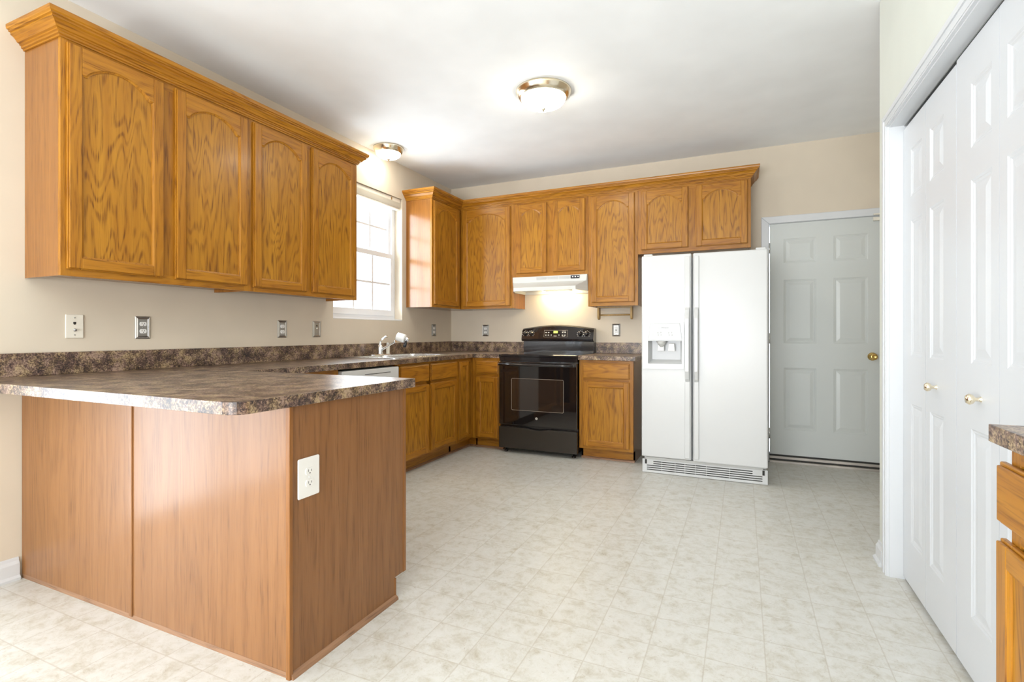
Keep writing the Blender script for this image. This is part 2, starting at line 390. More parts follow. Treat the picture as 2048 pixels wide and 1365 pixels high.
# ------------------------------------------------------------------ kitchen window
win = empty('window_1', (0, WY0, WZ0), 0, 'white double hung window with grilles over the sink', 'window', kind='structure')
W, H = WY1-WY0, WZ1-WZ0
m = MB(); m.prism(rect(0, W, 0, H), 'yz', -0.12, -0.085, 'vinyl_white', holes=[rect(0.045, W-0.045, 0.05, H-0.04)]); m.build('window_frame', win, bevel=0.003)
def sash(name, x0, x1, z0, z1, rails):
    mm = MB(); a0, a1 = 0.04, W-0.04
    mm.prism(rect(a0, a1, z0, z1), 'yz', x0, x1, 'vinyl_white', holes=[rect(a0+0.04, a1-0.04, z0+rails[0], z1-rails[1])])
    o = mm.build(name, win, bevel=0.003)
    g0, g1, h0, h1 = a0+0.04, a1-0.04, z0+rails[0], z1-rails[1]
    q = MB()
    for k in (1, 2):
        a = g0+(g1-g0)*k/3; q.box((x0+x1)/2-0.003, (x0+x1)/2+0.003, a-0.009, a+0.009, h0, h1, 'vinyl_white')
    b = (h0+h1)/2; q.box((x0+x1)/2-0.0032, (x0+x1)/2+0.0032, g0, g1, b-0.009, b+0.009, 'vinyl_white')
    q.build('grille', o)
    p = MB(); p.box((x0+x1)/2-0.006, (x0+x1)/2-0.004, g0, g1, h0, h1, 'window_pane'); p.build('pane', o)
sash('lower_sash', -0.100, -0.072, 0.045, 0.635, (0.055, 0.045))
sash('upper_sash', -0.130, -0.104, 0.60, H-0.035, (0.04, 0.04))
m = MB(); m.box(-0.085, -0.002, 0.0, W, 0.0, 0.012, 'vinyl_white'); m.build('window_sill', win, bevel=0.003)
# raised blind
bl = empty('window_blind', (0, WY0, WZ1), 0, 'cream slatted blind pulled fully up at the top of the window', 'blind')
m = MB(); m.box(-0.06, -0.012, 0.006, W-0.012, -0.042, -0.002, 'blind_slat'); m.build('head_rail', bl, bevel=0.004)
m = MB()
for k in range(11): m.box(-0.062, -0.010, 0.010, W-0.018, -0.047-k*0.0045, -0.0445-k*0.0045, 'blind_slat')
m.build('slat_stack', bl)
m = MB(); m.box(-0.060, -0.012, 0.010, W-0.018, -0.108, -0.095, 'blind_slat'); m.build('bottom_rail', bl, bevel=0.003)
for y in (0.15, W-0.15):
    m = MB(); m.box(-0.011, -0.007, y-0.008, y+0.008, -0.036, -0.012, 'chrome'); m.build('bracket', bl)

# patio door (behind the viewer, source of daylight)
pd = empty('window_2', (0, GY0, 0), 0, 'white sliding glass patio door in the left wall', 'window', kind='structure')
W2 = GY1-GY0
m = MB(); m.prism(rect(0, W2, 0.02, GZ1), 'yz', -0.11, -0.02, 'vinyl_white', holes=[rect(0.06, W2/2-0.04, 0.09, GZ1-0.07), rect(W2/2+0.04, W2-0.06, 0.09, GZ1-0.07)]); m.build('window_frame', pd)
m = MB(); m.box(-0.07, -0.066, 0.06, W2-0.06, 0.09, GZ1-0.07, 'window_pane'); m.build('pane', pd)
rw = empty('fill_window', (RX0, YR, RZ0), 0, 'added wide window in the unseen rear wall, for fill light', 'window', kind='structure')  # unseen window, put in to light the surfaces that face the camera
m = MB(); Wr, Hr = RX1-RX0, RZ1-RZ0
m.prism(rect(0, Wr, 0, Hr), 'xz', -0.10, -0.02, 'vinyl_white', holes=[rect(0.06, Wr/2-0.04, 0.06, Hr-0.06), rect(Wr/2+0.04, Wr-0.06, 0.06, Hr-0.06)]); m.build('window_frame', rw)
m = MB(); m.box(0.06, Wr-0.06, -0.07, -0.066, 0.06, Hr-0.06, 'window_pane'); m.build('pane', rw)

# ------------------------------------------------------------------ moulded panel doors
def panel_slab(mb, x0, x1, z0, z1, yf, th, panels, mat):
    """front face at y=yf facing -y, with sunk mouldings and raised fields"""
    outer = rect(x0, x1, z0, z1); holes = [rect(*p) for p in panels]
    loops = [outer]+holes; i = mb.mi(mat)
    vs = [[mb.bm.verts.new((a, yf, b)) for a, b in lp] for lp in loops]
    flat = [v for lp in vs for v in lp]
    for t in tessellate_polygon([[Vector((a, b, 0)) for a, b in lp] for lp in loops]):
        try: mb.bm.faces.new([flat[k] for k in t]).material_index = i
        except ValueError: pass
    back = [mb.bm.verts.new((a, yf+th, b)) for a, b in outer]
    mb.bm.faces.new(back).material_index = i
    for j in range(4): mb.bm.faces.new([vs[0][j], vs[0][(j+1) % 4], back[(j+1) % 4], back[j]]).material_index = i
    for hi, (a0, a1, b0, b1) in enumerate(panels):
        cur = vs[1+hi]
        for ins, dp in ((0.006, 0.003), (0.010, 0.003), (0.016, 0.006), (0.022, 0.006), (0.046, 0.0015)):
            ins = min(ins, (a1-a0)/2.6)
            nx = [mb.bm.verts.new((a, yf+dp, b)) for a, b in rect(a0+ins, a1-ins, b0+ins, b1-ins)]
            for j in range(4): mb.bm.faces.new([cur[j], cur[(j+1) % 4], nx[(j+1) % 4], nx[j]]).material_index = i
            cur = nx
        mb.bm.faces.new(cur).material_index = i

d1 = empty('door_1', (3.205, 0, 0.066), 0, 'off-white six panel door beyond the refrigerator', 'door', kind='structure')
m = MB(); cols = ((0.105, 0.347), (0.471, 0.710)); rows = ((0.217, 0.748), (0.957, 1.503), (1.645, 1.855))
panel_slab(m, 0, 0.808, 0, 1.988, 0.004, 0.04, [(c0, c1, r0, r1) for c0, c1 in cols for r0, r1 in rows], 'door_offwhite'); m.build('door_slab', d1)
kn = MB(); kn.lathe([(0.033, 0.004), (0.033, -0.004), (0.028, -0.010), (0.012, -0.012), (0.012, -0.034), (0.022, -0.040), (0.028, -0.052), (0.024, -0.062), (0.012, -0.066), (0.010, -0.063), (0, -0.063)], 'brass', center=(0.738, 0, 0.856), axis='y'); kn.build('door_knob', d1)['label'] = 'brass door knob'
for z in (0.18, 1.0, 1.78):
    m = MB(); m.lathe([(0.007, -0.045), (0.007, 0.045)], 'stainless', center=(-0.006, -0.004, z), seg=12); m.build('hinge', d1)
m = MB()
CAS = [(0, 0), (0, 0.012), (0.012, 0.016), (0.05, 0.016), (0.06, 0.010), (0.06, 0)]
def casing(mb, x0, x1, z1, wd, y, mat, d=0.016, fl=None):
    mb.prism([(x0-wd, 0), (x0, 0), (x0, z1), (x0-wd, z1+wd)], 'xz', y, y-d, mat)
    mb.prism([(x1, 0), (x1+wd, 0), (x1+wd, z1+wd), (x1, z1)], 'xz', y, y-d, mat)
    mb.prism([(x0-wd, z1+wd), (x0, z1), (x1, z1), (x1+wd, z1+wd)], 'xz', y, y-d, mat)
casing(m, 3.196, 4.02, 2.058, 0.06, 0, 'trim_white'); t1 = struct(m.build('trim_1', bevel=0.004))
m = MB(); m.prism([(3.19, 0), (3.199, 0), (3.199, 2.056), (4.016, 2.056), (4.016, 0), (4.025, 0), (4.025, 2.062), (3.19, 2.062)], 'xz', -0.001, 0.12, 'trim_white'); struct(m.build('trim_3'))
th = empty('door_threshold', (3.2, 0, 0), 0, 'scuffed grey metal threshold under the off-white door', 'threshold', kind='structure'); th.name = 'trim_4'
m = MB(); m.box(0, 0.815, -0.03, 0.1, 0, 0.018, 'threshold_metal'); m.box(0, 0.815, -0.012, 0.1, 0.018, 0.032, 'slot_dark'); m.box(0, 0.815, -0.010, 0.1, 0.026, 0.052, 'threshold_metal'); m.box(0, 0.815, 0.0, 0.1, 0.052, 0.064, 'slot_dark')
m.build('threshold', th, bevel=0.002)
sn = empty('door_sensor', (3.975, 0, 2.05), 0, 'small ivory alarm sensor at the top corner of the off-white door', 'sensor')
m = MB(); m.box(-0.03, 0.03, -0.028, 0.001, -0.034, -0.008, 'plastic_ivory'); m.build('magnet', sn, bevel=0.002)
m = MB(); m.box(-0.03, 0.03, -0.034, -0.017, 0.010, 0.022, 'plastic_ivory'); m.build('switch', sn, bevel=0.002)

# closet bifold doors, jamb, casing
LW = 0.3165
def bifold(nm, ystart, first, label):
    e = empty(nm, (3.648, ystart, 0.018), -PI/2, label, 'closet door', 'white bifold closet doors', 'structure')
    for k in range(2):
        mm = MB(); x0 = k*LW+0.0015; x1 = (k+1)*LW-0.0015
        wide_left = (k == 0)
        a0 = x0+(0.118 if wide_left else 0.046); a1 = x1-(0.046 if wide_left else 0.118)
        top = 2.005 if first else 2.014
        panel_slab(mm, x0, x1, 0, top, 0, 0.03, [(a0, a1, 0.19, 0.79), (a0, a1, 0.995, 1.578), (a0, a1, 1.68, 1.885)], 'door_white')
        lf = mm.build('door_leaf', e)
        if (first and k == 1) or (not first and k == 0):
            q = MB(); xc = (a0+a1)/2
            q.lathe([(0.009, 0), (0.009, -0.004), (0.006, -0.008), (0.006, -0.018), (0.014, -0.024), (0.017, -0.032), (0.012, -0.040), (0, -0.042)], 'nickel_brass', center=(xc, 0.004, 0.89), axis='y', seg=24)
            q.build('knob', lf)['label'] = 'polished nickel knob'
bifold('door_2', -2.125, True, 'white bifold closet door pair farther from the viewer, beside the hallway corner')
bifold('door_3', -2.760, False, 'white bifold closet door pair nearer the viewer, behind the right countertop')
m = MB()
m.prism([(OY0, 0), (OY0-0.008, 0), (OY0-0.008, OZ-0.008), (OY1+0.008, OZ-0.008), (OY1+0.008, 0), (OY1, 0), (OY1, OZ), (OY0, OZ)], 'yz', CX-0.001, CX+0.111, 'trim_white')
struct(m.build('trim_5'))
m = MB(); cw = 0.058
y0, y1, zt = OY0-0.002, OY1+0.002, OZ-0.002
for d, a, b0 in ((0.012, cw, 0.0), (0.017, cw-0.002, cw*0.62), (0.015, cw*0.28, 0.006)):
    m.prism([(y0+a, 0), (y0+b0, 0), (y0+b0, zt+b0), (y0+a, zt+a)], 'yz', CX-d, CX, 'trim_white')
    m.prism([(y1-b0, 0), (y1-a, 0), (y1-a, zt+a), (y1-b0, zt+b0)], 'yz', CX-d, CX, 'trim_white')
    m.prism([(y0+a, zt+a), (y0+b0, zt+b0), (y1-b0, zt+b0), (y1-a, zt+a)], 'yz', CX-d, CX, 'trim_white')
struct(m.build('trim_2'))
m = MB(); m.box(3.652, 3.676, OY1+0.01, OY0-0.01, OZ-0.013, OZ-0.0085, 'pewter'); tr = m.build('trim_6'); struct(tr)
hg = MB(); hg.box(3.655, 3.68, -2.175, -2.128, 0.001, 0.009, 'pewter'); hg.lathe([(0.005, 0.009), (0.005, 0.02)], 'pewter', center=(3.665, -2.16, 0), seg=10)
struct(hg.build('trim_7'))

# ------------------------------------------------------------------ cabinet doors
def arch(x0, x1, zs, rise, n=22):
    """shouldered arch from x0 to x1: springs at zs, crown at zs+rise"""
    w_ = x1-x0; pts = [(x0, zs)]
    sh = w_*0.055
    pts.append((x0+sh*0.5, zs-0.001)); 
    for k in range(n+1):
        t = k/n; x = x0+sh+(w_-2*sh)*t
        z = zs+rise*(math.sin(PI*t)**0.72 if 0 < t < 1 else 0)+0.0
        pts.append((x, z))
    pts.append((x1-sh*0.5, zs-0.001)); pts.append((x1, zs))
    return pts
def cab_door(parent, x0, x1, z0, z1, yf, arched=True, st=0.052, name='door'):
    """door in local frame, back on plane y=yf, 20 mm thick towards -y"""
    m = MB(); e = 0.005; yb = yf; ym = yf-0.011; yt = yf-0.020
    a0, a1 = x0+st, x1-st; rb = z0+st; zt = z1-st
    # outer lipped edge
    m.box(x0, a0-0.001, yb, ym, z0, z1, 'oak_upright'); m.box(a1+0.001, x1, yb, ym, z0, z1, 'oak_upright')
    m.box(a0-0.001, a1+0.001, yb, ym, z0, rb-0.001, 'oak_level')
    # stiles and rails
    m.box(x0+e, a0, ym, yt, z0+e, z1-e, 'oak_upright'); m.box(a1, x1-e, ym, yt, z0+e, z1-e, 'oak_upright')
    m.box(a0, a1, ym, yt, z0+e, rb, 'oak_level')
    if arched:
        rise = min(0.068, (a1-a0)*0.24); ar = arch(a0, a1, zt-rise-0.004, rise)
    else:
        ar = [(a0, zt), (a1, zt)]
    m.prism([(a1, z1-e), (a0, z1-e)]+ar, 'xz', ym, yt, 'oak_level')
    m.prism([(a1, z1), (a0, z1)]+[(x, z+0.001) for x, z in ar], 'xz', yb, ym, 'oak_level')
    d = m.build(name, parent, bevel=0.0025)
    # field with a sloped bead round it
    p = MB(); i = p.mi('oak_panel')
    out = [(a0, rb), (a1, rb)]+list(reversed(ar))
    cx_, cz_ = (a0+a1)/2, (rb+zt)/2
    def inset(pts, t): # simple inset: pull to centre in x and z by fixed amounts
        r = []
        for x, z in pts:
            dx = t if x < a0+1e-6 else (-t if x > a1-1e-6 else -t*(x-cx_)/((a1-a0)/2))
            dz = t if z < rb+1e-6 else -t
            r.append((x+dx, z+dz))
        return r
    bead = [(inset(out, 0.0), yt+0.002), (inset(out, 0.004), yt+0.0045), (inset(out, 0.007), yt+0.0055), (inset(out, 0.0075), yt+0.0085)]
    rings = [[p.bm.verts.new((x, y, z)) for x, z in pts] for pts, y in bead]
    j2 = p.mi('oak_upright')
    for A, B in zip(rings, rings[1:]):
        for k in range(len(A)): p.bm.faces.new([A[k], A[(k+1) % len(A)], B[(k+1) % len(A)], B[k]]).material_index = j2
    pts = bead[-1][0]; y = bead[-1][1]
    p.bm.faces.new([p.bm.verts.new((x, y, z)) for x, z in pts]).material_index = i
    p.bm.faces.new([p.bm.verts.new((x, y+0.006, z)) for x, z in reversed(pts)]).material_index = i
    p.build('door_panel', d)
    return d
def drawer_front(parent, x0, x1, z0, z1, yf):
    m = MB(); m.box(x0, x1, yf, yf-0.012, z0, z1, 'oak_level')
    m.prism(rect(x0+0.007, x1-0.007, z0+0.007, z1-0.007), 'xz', yf-0.012, yf-0.02, 'oak_level')
    return m.build('drawer_front', parent, bevel=0.003)

def upper_cabinet(loc, rz, W, H, doors, label, dz=(0.030, None), D=0.296, frame_to=None, zb=0.016):
    c = empty('wall_cabinet', loc, rz, label, 'cabinet', 'oak wall cabinets with arched doors')
    m = MB(); F = D-0.018
    m.box(0, 0.014, -F, 0, 0, H, 'oak_veneer'); m.box(W-0.014, W, -F, 0, 0, H, 'oak_veneer')
    m.box(0.014, W-0.014, -F, 0, zb, zb+0.014, 'oak_veneer'); m.box(0.014, W-0.014, -F, 0, H-0.02, H-0.004, 'oak_veneer'); m.box(0.014, W-0.014, -0.010, 0, 0.03, H-0.02, 'oak_veneer')
    m.build('cabinet_box', c)
    z0, z1 = dz[0], dz[1]
    FW = frame_to or W
    f = MB(); s = 0.038
    f.box(0, s, -F, -D, 0, H, 'oak_upright'); f.box(FW-s, FW, -F, -D, 0, H, 'oak_upright')
    f.box(s, FW-s, -F, -D, 0, 0.045, 'oak_level'); f.box(s, FW-s, -F, -D, H-0.08, H, 'oak_level')
    if len(doors) == 2:
        xm = (doors[0][1]+doors[1][0])/2; f.box(xm-0.038, xm+0.038, -F, -D, 0.045, H-0.08, 'oak_upright')
    f.build('face_frame', c, bevel=0.0008)
    for a, b in doors: cab_door(c, a, b, z0, z1, -D)
    return c
ZU = 1.362; ZT = 2.435
DT = 2.384
L90 = PI/2
upper_cabinet((0, -3.745, ZU), L90, 0.931, ZT-ZU, [(0.020, 0.427), (0.485, 0.908)], 'oak wall cabinet nearest the viewer, left of the window, two arched doors', (0.030, DT-ZU))
upper_cabinet((0, -2.814, ZU), L90, 0.931, ZT-ZU, [(0.018, 0.432), (0.476, 0.901)], 'oak wall cabinet with two arched doors directly left of the window', (0.026, DT-ZU))
upper_cabinet((0, -0.844, ZU), L90, 0.843, ZT-ZU, [(0.019, 0.486)], 'single door oak corner cabinet directly right of the window', (0.022, DT-ZU), frame_to=0.546, zb=0.0)
upper_cabinet((0.2985, -0.0005, ZU), 0, 0.6025, ZT-ZU, [(0.027, 0.573)], 'wide single door oak cabinet between the room corner and the range hood', (0.022, DT-ZU), zb=0.0)
upper_cabinet((0.902, -0.0005, 1.665), 0, 0.765, ZT-1.665, [(0.029, 0.357), (0.419, 0.741)], 'short two door oak cabinet above the range hood', (0.035, DT-1.665))
upper_cabinet((1.668, -0.0005, ZU), 0, 0.461, ZT-ZU, [(0.033, 0.434)], 'single door oak cabinet above the towel bar, beside the refrigerator', (0.033, DT-ZU))
upper_cabinet((2.130, -0.0005, 1.821), 0, 0.920, ZT-1.821, [(0.028, 0.431), (0.490, 0.897)], 'short two door oak cabinet above the white refrigerator', (0.034, DT-1.821))
CROWN = [(0, 2.396), (0.006, 2.396), (0.006, 2.403), (0.013, 2.405), (0.013, 2.414), (0.019, 2.416), (0.019, 2.422), (0.027, 2.424), (0.031, 2.432), (0.040, 2.442), (0.050, 2.448), (0.050, 2.457), (0.058, 2.458), (0.058, 2.464), (0.064, 2.467), (0.066, 2.476), (0.066, 2.486), (0, 2.486)]
def crown(path, label):
    m = MB(); m.sweep(path, CROWN, 'oak_level_y' if False else 'oak_level')
    # re-assign grain direction for runs along y
    i2 = m.mi('oak_level_y'); 
    for f in m.bm.faces:
        ys = [v.co.y for v in f.verts]; xs = [v.co.x for v in f.verts]
        if max(ys)-min(ys) > max(xs)-min(xs)+0.08: f.material_index = i2
    o = m.build('crown_molding'); tag(o, label, 'crown molding', 'oak crown moldings'); return o
crown([(0.0005, -3.746), (0.297, -3.746), (0.297, -1.882), (0.0005, -1.882)], 'oak crown molding on top of the cabinets left of the window')
crown([(0.0005, -0.845), (0.297, -0.845), (0.297, -0.297), (3.051, -0.297), (3.051, -0.0005)], 'long oak crown molding over the cabinets from the window corner to the refrigerator')

def base_cabinet(loc, rz, W, doors, drawers, label, D=0.602, H=0.875, sides=('oak_veneer', 'oak_veneer'), toe='oak_level', mull=(), frame_from=0.0, frame_to=None, group='oak base cabinets', rail=(0.70, 0.715), shoe=True, name='base_cabinet', stile=0.038, toe_span=None):
    T0, T1 = toe_span if toe_span else (frame_from, frame_to if frame_to else W)
    c = empty(name, loc, rz, label, 'cabinet', group)
    F = D-0.018; K = 0.527
    FT = frame_to if frame_to else W
    m = MB()
    for a, b, mt in ((0, 0.014, sides[0]), (W-0.014, W, sides[1])):
        m.prism([(0, 0), (0, H), (-F, H), (-F, 0.1), (-K, 0.1), (-K, 0)], 'yz', a, b, mt)
    m.box(0.014, W-0.014, -F, 0, 0.10, 0.114, 'oak_veneer'); m.box(0.014, W-0.014, -0.01, 0, 0, H, 'oak_veneer')
    m.build('cabinet_box', c)
    m = MB(); m.box(T0, T1, -K+0.012, -K, 0.0, 0.1, toe)
    if shoe: m.prism([(-K, 0), (-K-0.012, 0), (-K-0.010, 0.010), (-K, 0.018)], 'yz', T0, T1, 'shoe_wood')
    m.build('toe_kick', c)
    f = MB(); s = stile
    f.box(frame_from, frame_from+s, -F, -D, 0.1, H, 'oak_upright'); f.box(FT-s, FT, -F, -D, 0.1, H, 'oak_upright')
    f.box(frame_from+s, FT-s, -F, -D, 0.1, 0.14, 'oak_level'); f.box(frame_from+s, FT-s, -F, -D, H-0.035, H, 'oak_level')
    if drawers: f.box(frame_from+s, FT-s, -F, -D, 0.675, 0.735, 'oak_level')
    for x in mull: f.box(x-0.03, x+0.03, -F, -D, 0.14, H-0.035, 'oak_upright')
    f.build('face_frame', c, bevel=0.0008)
    for a, b, z0, z1 in doors: cab_door(c, a, b, z0, z1, -D, arched=False, st=0.05 if b-a > 0.22 else 0.042)
    for a, b, z0, z1 in drawers: drawer_front(c, a, b, z0, z1, -D)
    return c
base_cabinet((0.0, -1.792, 0), L90, 0.890, [(0.022, 0.417, 0.118, 0.690), (0.447, 0.874, 0.130, 0.690)], [(0.022, 0.417, 0.712, 0.855), (0.447, 0.874, 0.712, 0.855)], 'oak sink cabinet with two doors under two drawer fronts, below the window', mull=(0.432,))
ncab = base_cabinet((0.0, -0.901, 0), L90, 0.900, [(0.028, 0.208, 0.128, 0.848)], [], 'narrow single door oak corner cabinet between sink cabinet and range side', frame_to=0.298, toe_span=(0.0, 0.374))
m = MB(); m.box(0.374, 0.386, -0.602, -0.516, 0.0, 0.1, 'oak_level_y'); m.prism([(0.374, 0), (0.362, 0), (0.364, 0.010), (0.374, 0.018)], 'xz', -0.602, -0.527, 'shoe_wood'); m.build('toe_kick', ncab)
base_cabinet((0.603, -0.0005, 0), 0, 0.2985, [(0.042, 0.283, 0.112, 0.697)], [(0.042, 0.283, 0.722, 0.846)], 'narrow oak base cabinet with one drawer directly left of the black range')
base_cabinet((1.675, -0.0005, 0), 0, 0.472, [(0.034, 0.443, 0.122, 0.692)], [(0.034, 0.443, 0.716, 0.850)], 'oak base cabinet with one drawer between the black range and the refrigerator')
base_cabinet((0.0, -3.160, 0), L90, 0.754, [], [], 'oak filler cabinet between peninsula and dishwasher', frame_from=0.02)
base_cabinet((4.249, -3.548, 0), -PI/2, 0.9, [(-0.022+0.0, 0.40, 0.115, 0.672), (0.44, 0.86, 0.115, 0.672)], [(-0.022, 0.40, 0.704, 0.836), (0.44, 0.86, 0.704, 0.836)], 'oak base cabinet at the right edge of the view under its own countertop', D=0.747, mull=(0.42,))

# peninsula
pen = base_cabinet((1.655, -3.745, 0), PI, 1.652, [(0.04, 0.42, 0.12, 0.69), (0.46, 0.86, 0.12, 0.69)], [(0.04, 0.42, 0.72, 0.85), (0.46, 0.86, 0.72, 0.85)], 'oak veneered peninsula cabinet with plain back panels and a duplex outlet on its end', D=0.602, mull=(0.44,), frame_to=1.0, name='peninsula_cabinet', shoe=False)
m = MB(); m.box(0.838, 1.651, 0.0, 0.012, 0, 0.875, 'peninsula_veneer'); m.build('back_panel', pen)
m = MB(); m.box(0.0, 0.818, 0.0, 0.012, 0, 0.875, 'peninsula_veneer'); m.build('back_panel', pen)
m = MB(); m.box(0.818, 0.838, 0.0, 0.0175, 0.012, 0.875, 'peninsula_veneer'); m.build('batten', pen, bevel=0.003)
m = MB(); m.prism([(0.012, 0), (0.012, 0.875), (-0.584, 0.875), (-0.584, 0.092), (-0.527, 0.092), (-0.527, 0)], 'yz', -0.012, 0, 'peninsula_veneer'); m.build('end_panel', pen)
m = MB(); m.box(-0.018, 0.0, 0.004, 0.020, 0.0, 0.875, 'trim_oak'); m.build('corner_trim', pen, bevel=0.003)
m = MB(); m.box(-0.014, 0.0, -0.602, -0.584, 0.092, 0.875, 'trim_oak'); m.box(-0.014, 0.0, -0.535, -0.527, 0.0, 0.088, 'trim_oak'); m.build('edge_trim', pen)
m = MB(); SH = [(0, 0), (0.014, 0), (0.013, 0.007), (0.009, 0.013), (0, 0.019)]
i = m.mi('shoe_wood')
m.sweep([(1.651, 0.012), (-0.018, 0.0125)], [(-o, z) for o, z in SH], 'shoe_wood')
o = m.build('shoe_molding', pen)
wood('shoe_wood_y', 'y', (0.36, 0.20, 0.11), (0.28, 0.15, 0.08), (0.12, 0.06, 0.035), rough=0.4, coat=0.2)
m = MB(); m.sweep([(-0.012, 0.012), (-0.012, -0.535)], SH, 'shoe_wood_y'); m.build('shoe_molding', pen)

# ------------------------------------------------------------------ worktops
def corner(cx, cy, r, a0, a1, n=8): return [(cx+r*math.cos(a0+(a1-a0)*k/n), cy+r*math.sin(a0+(a1-a0)*k/n)) for k in range(n+1)]
YN = -3.968; XP = 1.69
wt = empty('worktop', (0, 0, 0.876), 0, 'brown speckled laminate worktop running over the peninsula and round the sink corner', 'countertop')
poly = [(0.0005, YN)]+corner(XP-0.055, YN+0.055, 0.055, -PI/2, 0)+[(XP, -3.104), (0.635, -3.104), (0.635, -0.635), (0.903, -0.635), (0.903, -0.0005), (0.0005, -0.0005)]
bowls = [rect(0.15, 0.545, -1.735, -1.385), rect(0.15, 0.545, -1.345, -0.985)]
m = MB(); m.prism(poly, 'xy', 0.0005, 0.038, 'worktop_laminate', holes=bowls); m.build('counter_slab', wt, bevel=0.002)
m = MB(); m.box(0.0005, 0.02, YN, -0.0005, 0.038, 0.144, 'worktop_laminate'); m.box(0.02, 0.903, -0.02, -0.0005, 0.038, 0.144, 'worktop_laminate'); m.build('backsplash', wt, bevel=0.002)
w2 = empty('worktop', (1.67, 0, 0.876), 0, 'short brown speckled worktop between the range and the refrigerator', 'countertop')
m = MB(); m.box(0.0, 0.50, -0.632, -0.0005, 0.0005, 0.038, 'worktop_laminate'); m.build('counter_slab', w2, bevel=0.002)
m = MB(); m.box(0.0, 0.50, -0.02, -0.0005, 0.038, 0.144, 'worktop_laminate'); m.build('backsplash', w2, bevel=0.002)
w3 = empty('worktop', (3.472, -3.524, 0.876), 0, 'grey speckled countertop at the right edge of the view', 'countertop')
m = MB(); m.box(0.0, 0.777, -0.96, 0.0, 0.0005, 0.038, 'worktop_laminate'); m.build('counter_slab', w3, bevel=0.002)

# ------------------------------------------------------------------ sink, faucet
sk = empty('kitchen_sink', (0, 0, 0.914), 0, 'stainless double bowl sink set in the worktop under the window', 'sink')
m = MB(); m.prism(rrect(0.055, 0.585, -1.78, -0.94, 0.04), 'xy', 0.0005, 0.006, 'stainless', holes=[rrect(0.16, 0.535, -1.725, -1.395, 0.05), rrect(0.16, 0.535, -1.335, -0.995, 0.05)])
m.build('rim', sk, bevel=0.002)
for y0_, y1_ in ((-1.725, -1.395), (-1.335, -0.995)):
    m = MB(); A = rrect(0.16, 0.535, y0_, y1_, 0.05); B = rrect(0.18, 0.515, y0_+0.02, y1_-0.02, 0.05)
    va = [m.bm.verts.new((x, y, 0.002)) for x, y in A]; vb = [m.bm.verts.new((x, y, -0.17)) for x, y in B]; i = m.mi('stainless')
    for k in range(len(va)): m.bm.faces.new([va[k], va[(k+1) % len(va)], vb[(k+1) % len(va)], vb[k]]).material_index = i
    m.bm.faces.new(vb).material_index = i
    m.lathe([(0.045, -0.1695), (0.04, -0.168), (0.02, -0.169), (0, -0.169)], 'chrome', center=((0.35), (y0_+y1_)/2, 0))
    m.build('bowl', sk, smooth=False)
fc = empty('faucet', (0.105, -1.365, 0.920), 0, 'chrome single lever faucet behind the sink', 'faucet')
m = MB(); m.prism(rrect(-0.028, 0.028, -0.125, 0.125, 0.027), 'xy', 0, 0.008, 'chrome'); m.build('base_plate', fc, bevel=0.003)
m = MB(); m.lathe([(0.027, 0.006), (0.024, 0.02), (0.021, 0.05), (0.022, 0.075), (0.018, 0.09), (0, 0.094)], 'chrome'); m.build('faucet_body', fc)
m = MB(); m.tube([(-0.002, 0, 0.085), (-0.006, 0.006, 0.11), (0.0, 0.02, 0.135), (0.015, 0.045, 0.158), (0.03, 0.062, 0.164)], [0.016, 0.012, 0.009, 0.008, 0.009], 'chrome'); m.build('lever', fc)
m = MB(); m.tube([(0.01, 0.0, 0.045), (0.05, 0.006, 0.066), (0.10, 0.012, 0.094), (0.145, 0.018, 0.118), (0.150, 0.0185, 0.120)], [0.013, 0.011, 0.010, 0.010, 0.011], 'chrome'); m.build('spout', fc)
wf = empty('water_filter', (0.304, -1.335, 1.068), 0, 'white water filter clipped on the end of the faucet spout', 'water filter')
wf.rotation_euler = (0, math.radians(18), math.radians(15))
m = MB(); m.lathe([(0.026, -0.04), (0.034, -0.036), (0.037, -0.01), (0.037, 0.03), (0.033, 0.037), (0, 0.038)], 'plastic_white', axis='x', center=(0, 0, 0.005)); m.build('filter_housing', wf)
m = MB(); m.lathe([(0.018, 0), (0.020, 0.012), (0.017, 0.03), (0.010, 0.034), (0, 0.035)], 'chrome', axis='x', center=(0.038, 0, 0.008)); m.build('valve_cap', wf)
m = MB(); m.lathe([(0.008, 0.0), (0.010, -0.015), (0.014, -0.025), (0.015, -0.052), (0.011, -0.058), (0, -0.058)], 'plastic_black', center=(0.052, 0, -0.008), seg=20); m.build('nozzle', wf)
sp = empty('sink_sprayer', (0.085, -1.235, 0.928), 0, 'pale plastic side sprayer standing at the right end of the faucet base', 'sprayer')
m = MB(); m.lathe([(0.018, 0), (0.016, 0.01), (0.017, 0.06), (0.013, 0.072), (0, 0.074)], 'plastic_ivory', seg=20); m.build('sprayer_body', sp)
m = MB(); m.lathe([(0.011, 0.072), (0.014, 0.085), (0.010, 0.098), (0, 0.10)], 'appliance_grey', seg=20); m.build('trigger', sp)

# ------------------------------------------------------------------ dishwasher
dw = empty('dishwasher', (0, -2.402, 0), L90, 'white built-in dishwasher under the worktop behind the peninsula', 'dishwasher')
m = MB(); m.box(0.004, 0.602, -0.575, -0.02, 0.10, 0.862, 'appliance_grey'); m.build('tub', dw)
m = MB(); m.box(0.004, 0.602, -0.622, -0.575, 0.115, 0.735, 'appliance_white_smooth'); m.build('door', dw, bevel=0.006)
m = MB(); m.box(0.004, 0.602, -0.630, -0.575, 0.74, 0.862, 'appliance_white_smooth'); cp = m.build('control_panel', dw, bevel=0.008)
m = MB(); m.box(0.22, 0.50, -0.6315, -0.629, 0.824, 0.828, 'slot_dark'); m.build('vent_slot', cp)
m = MB(); m.box(0.01, 0.596, -0.56, -0.545, 0.0, 0.10, 'slot_dark'); m.build('toe_panel', dw)

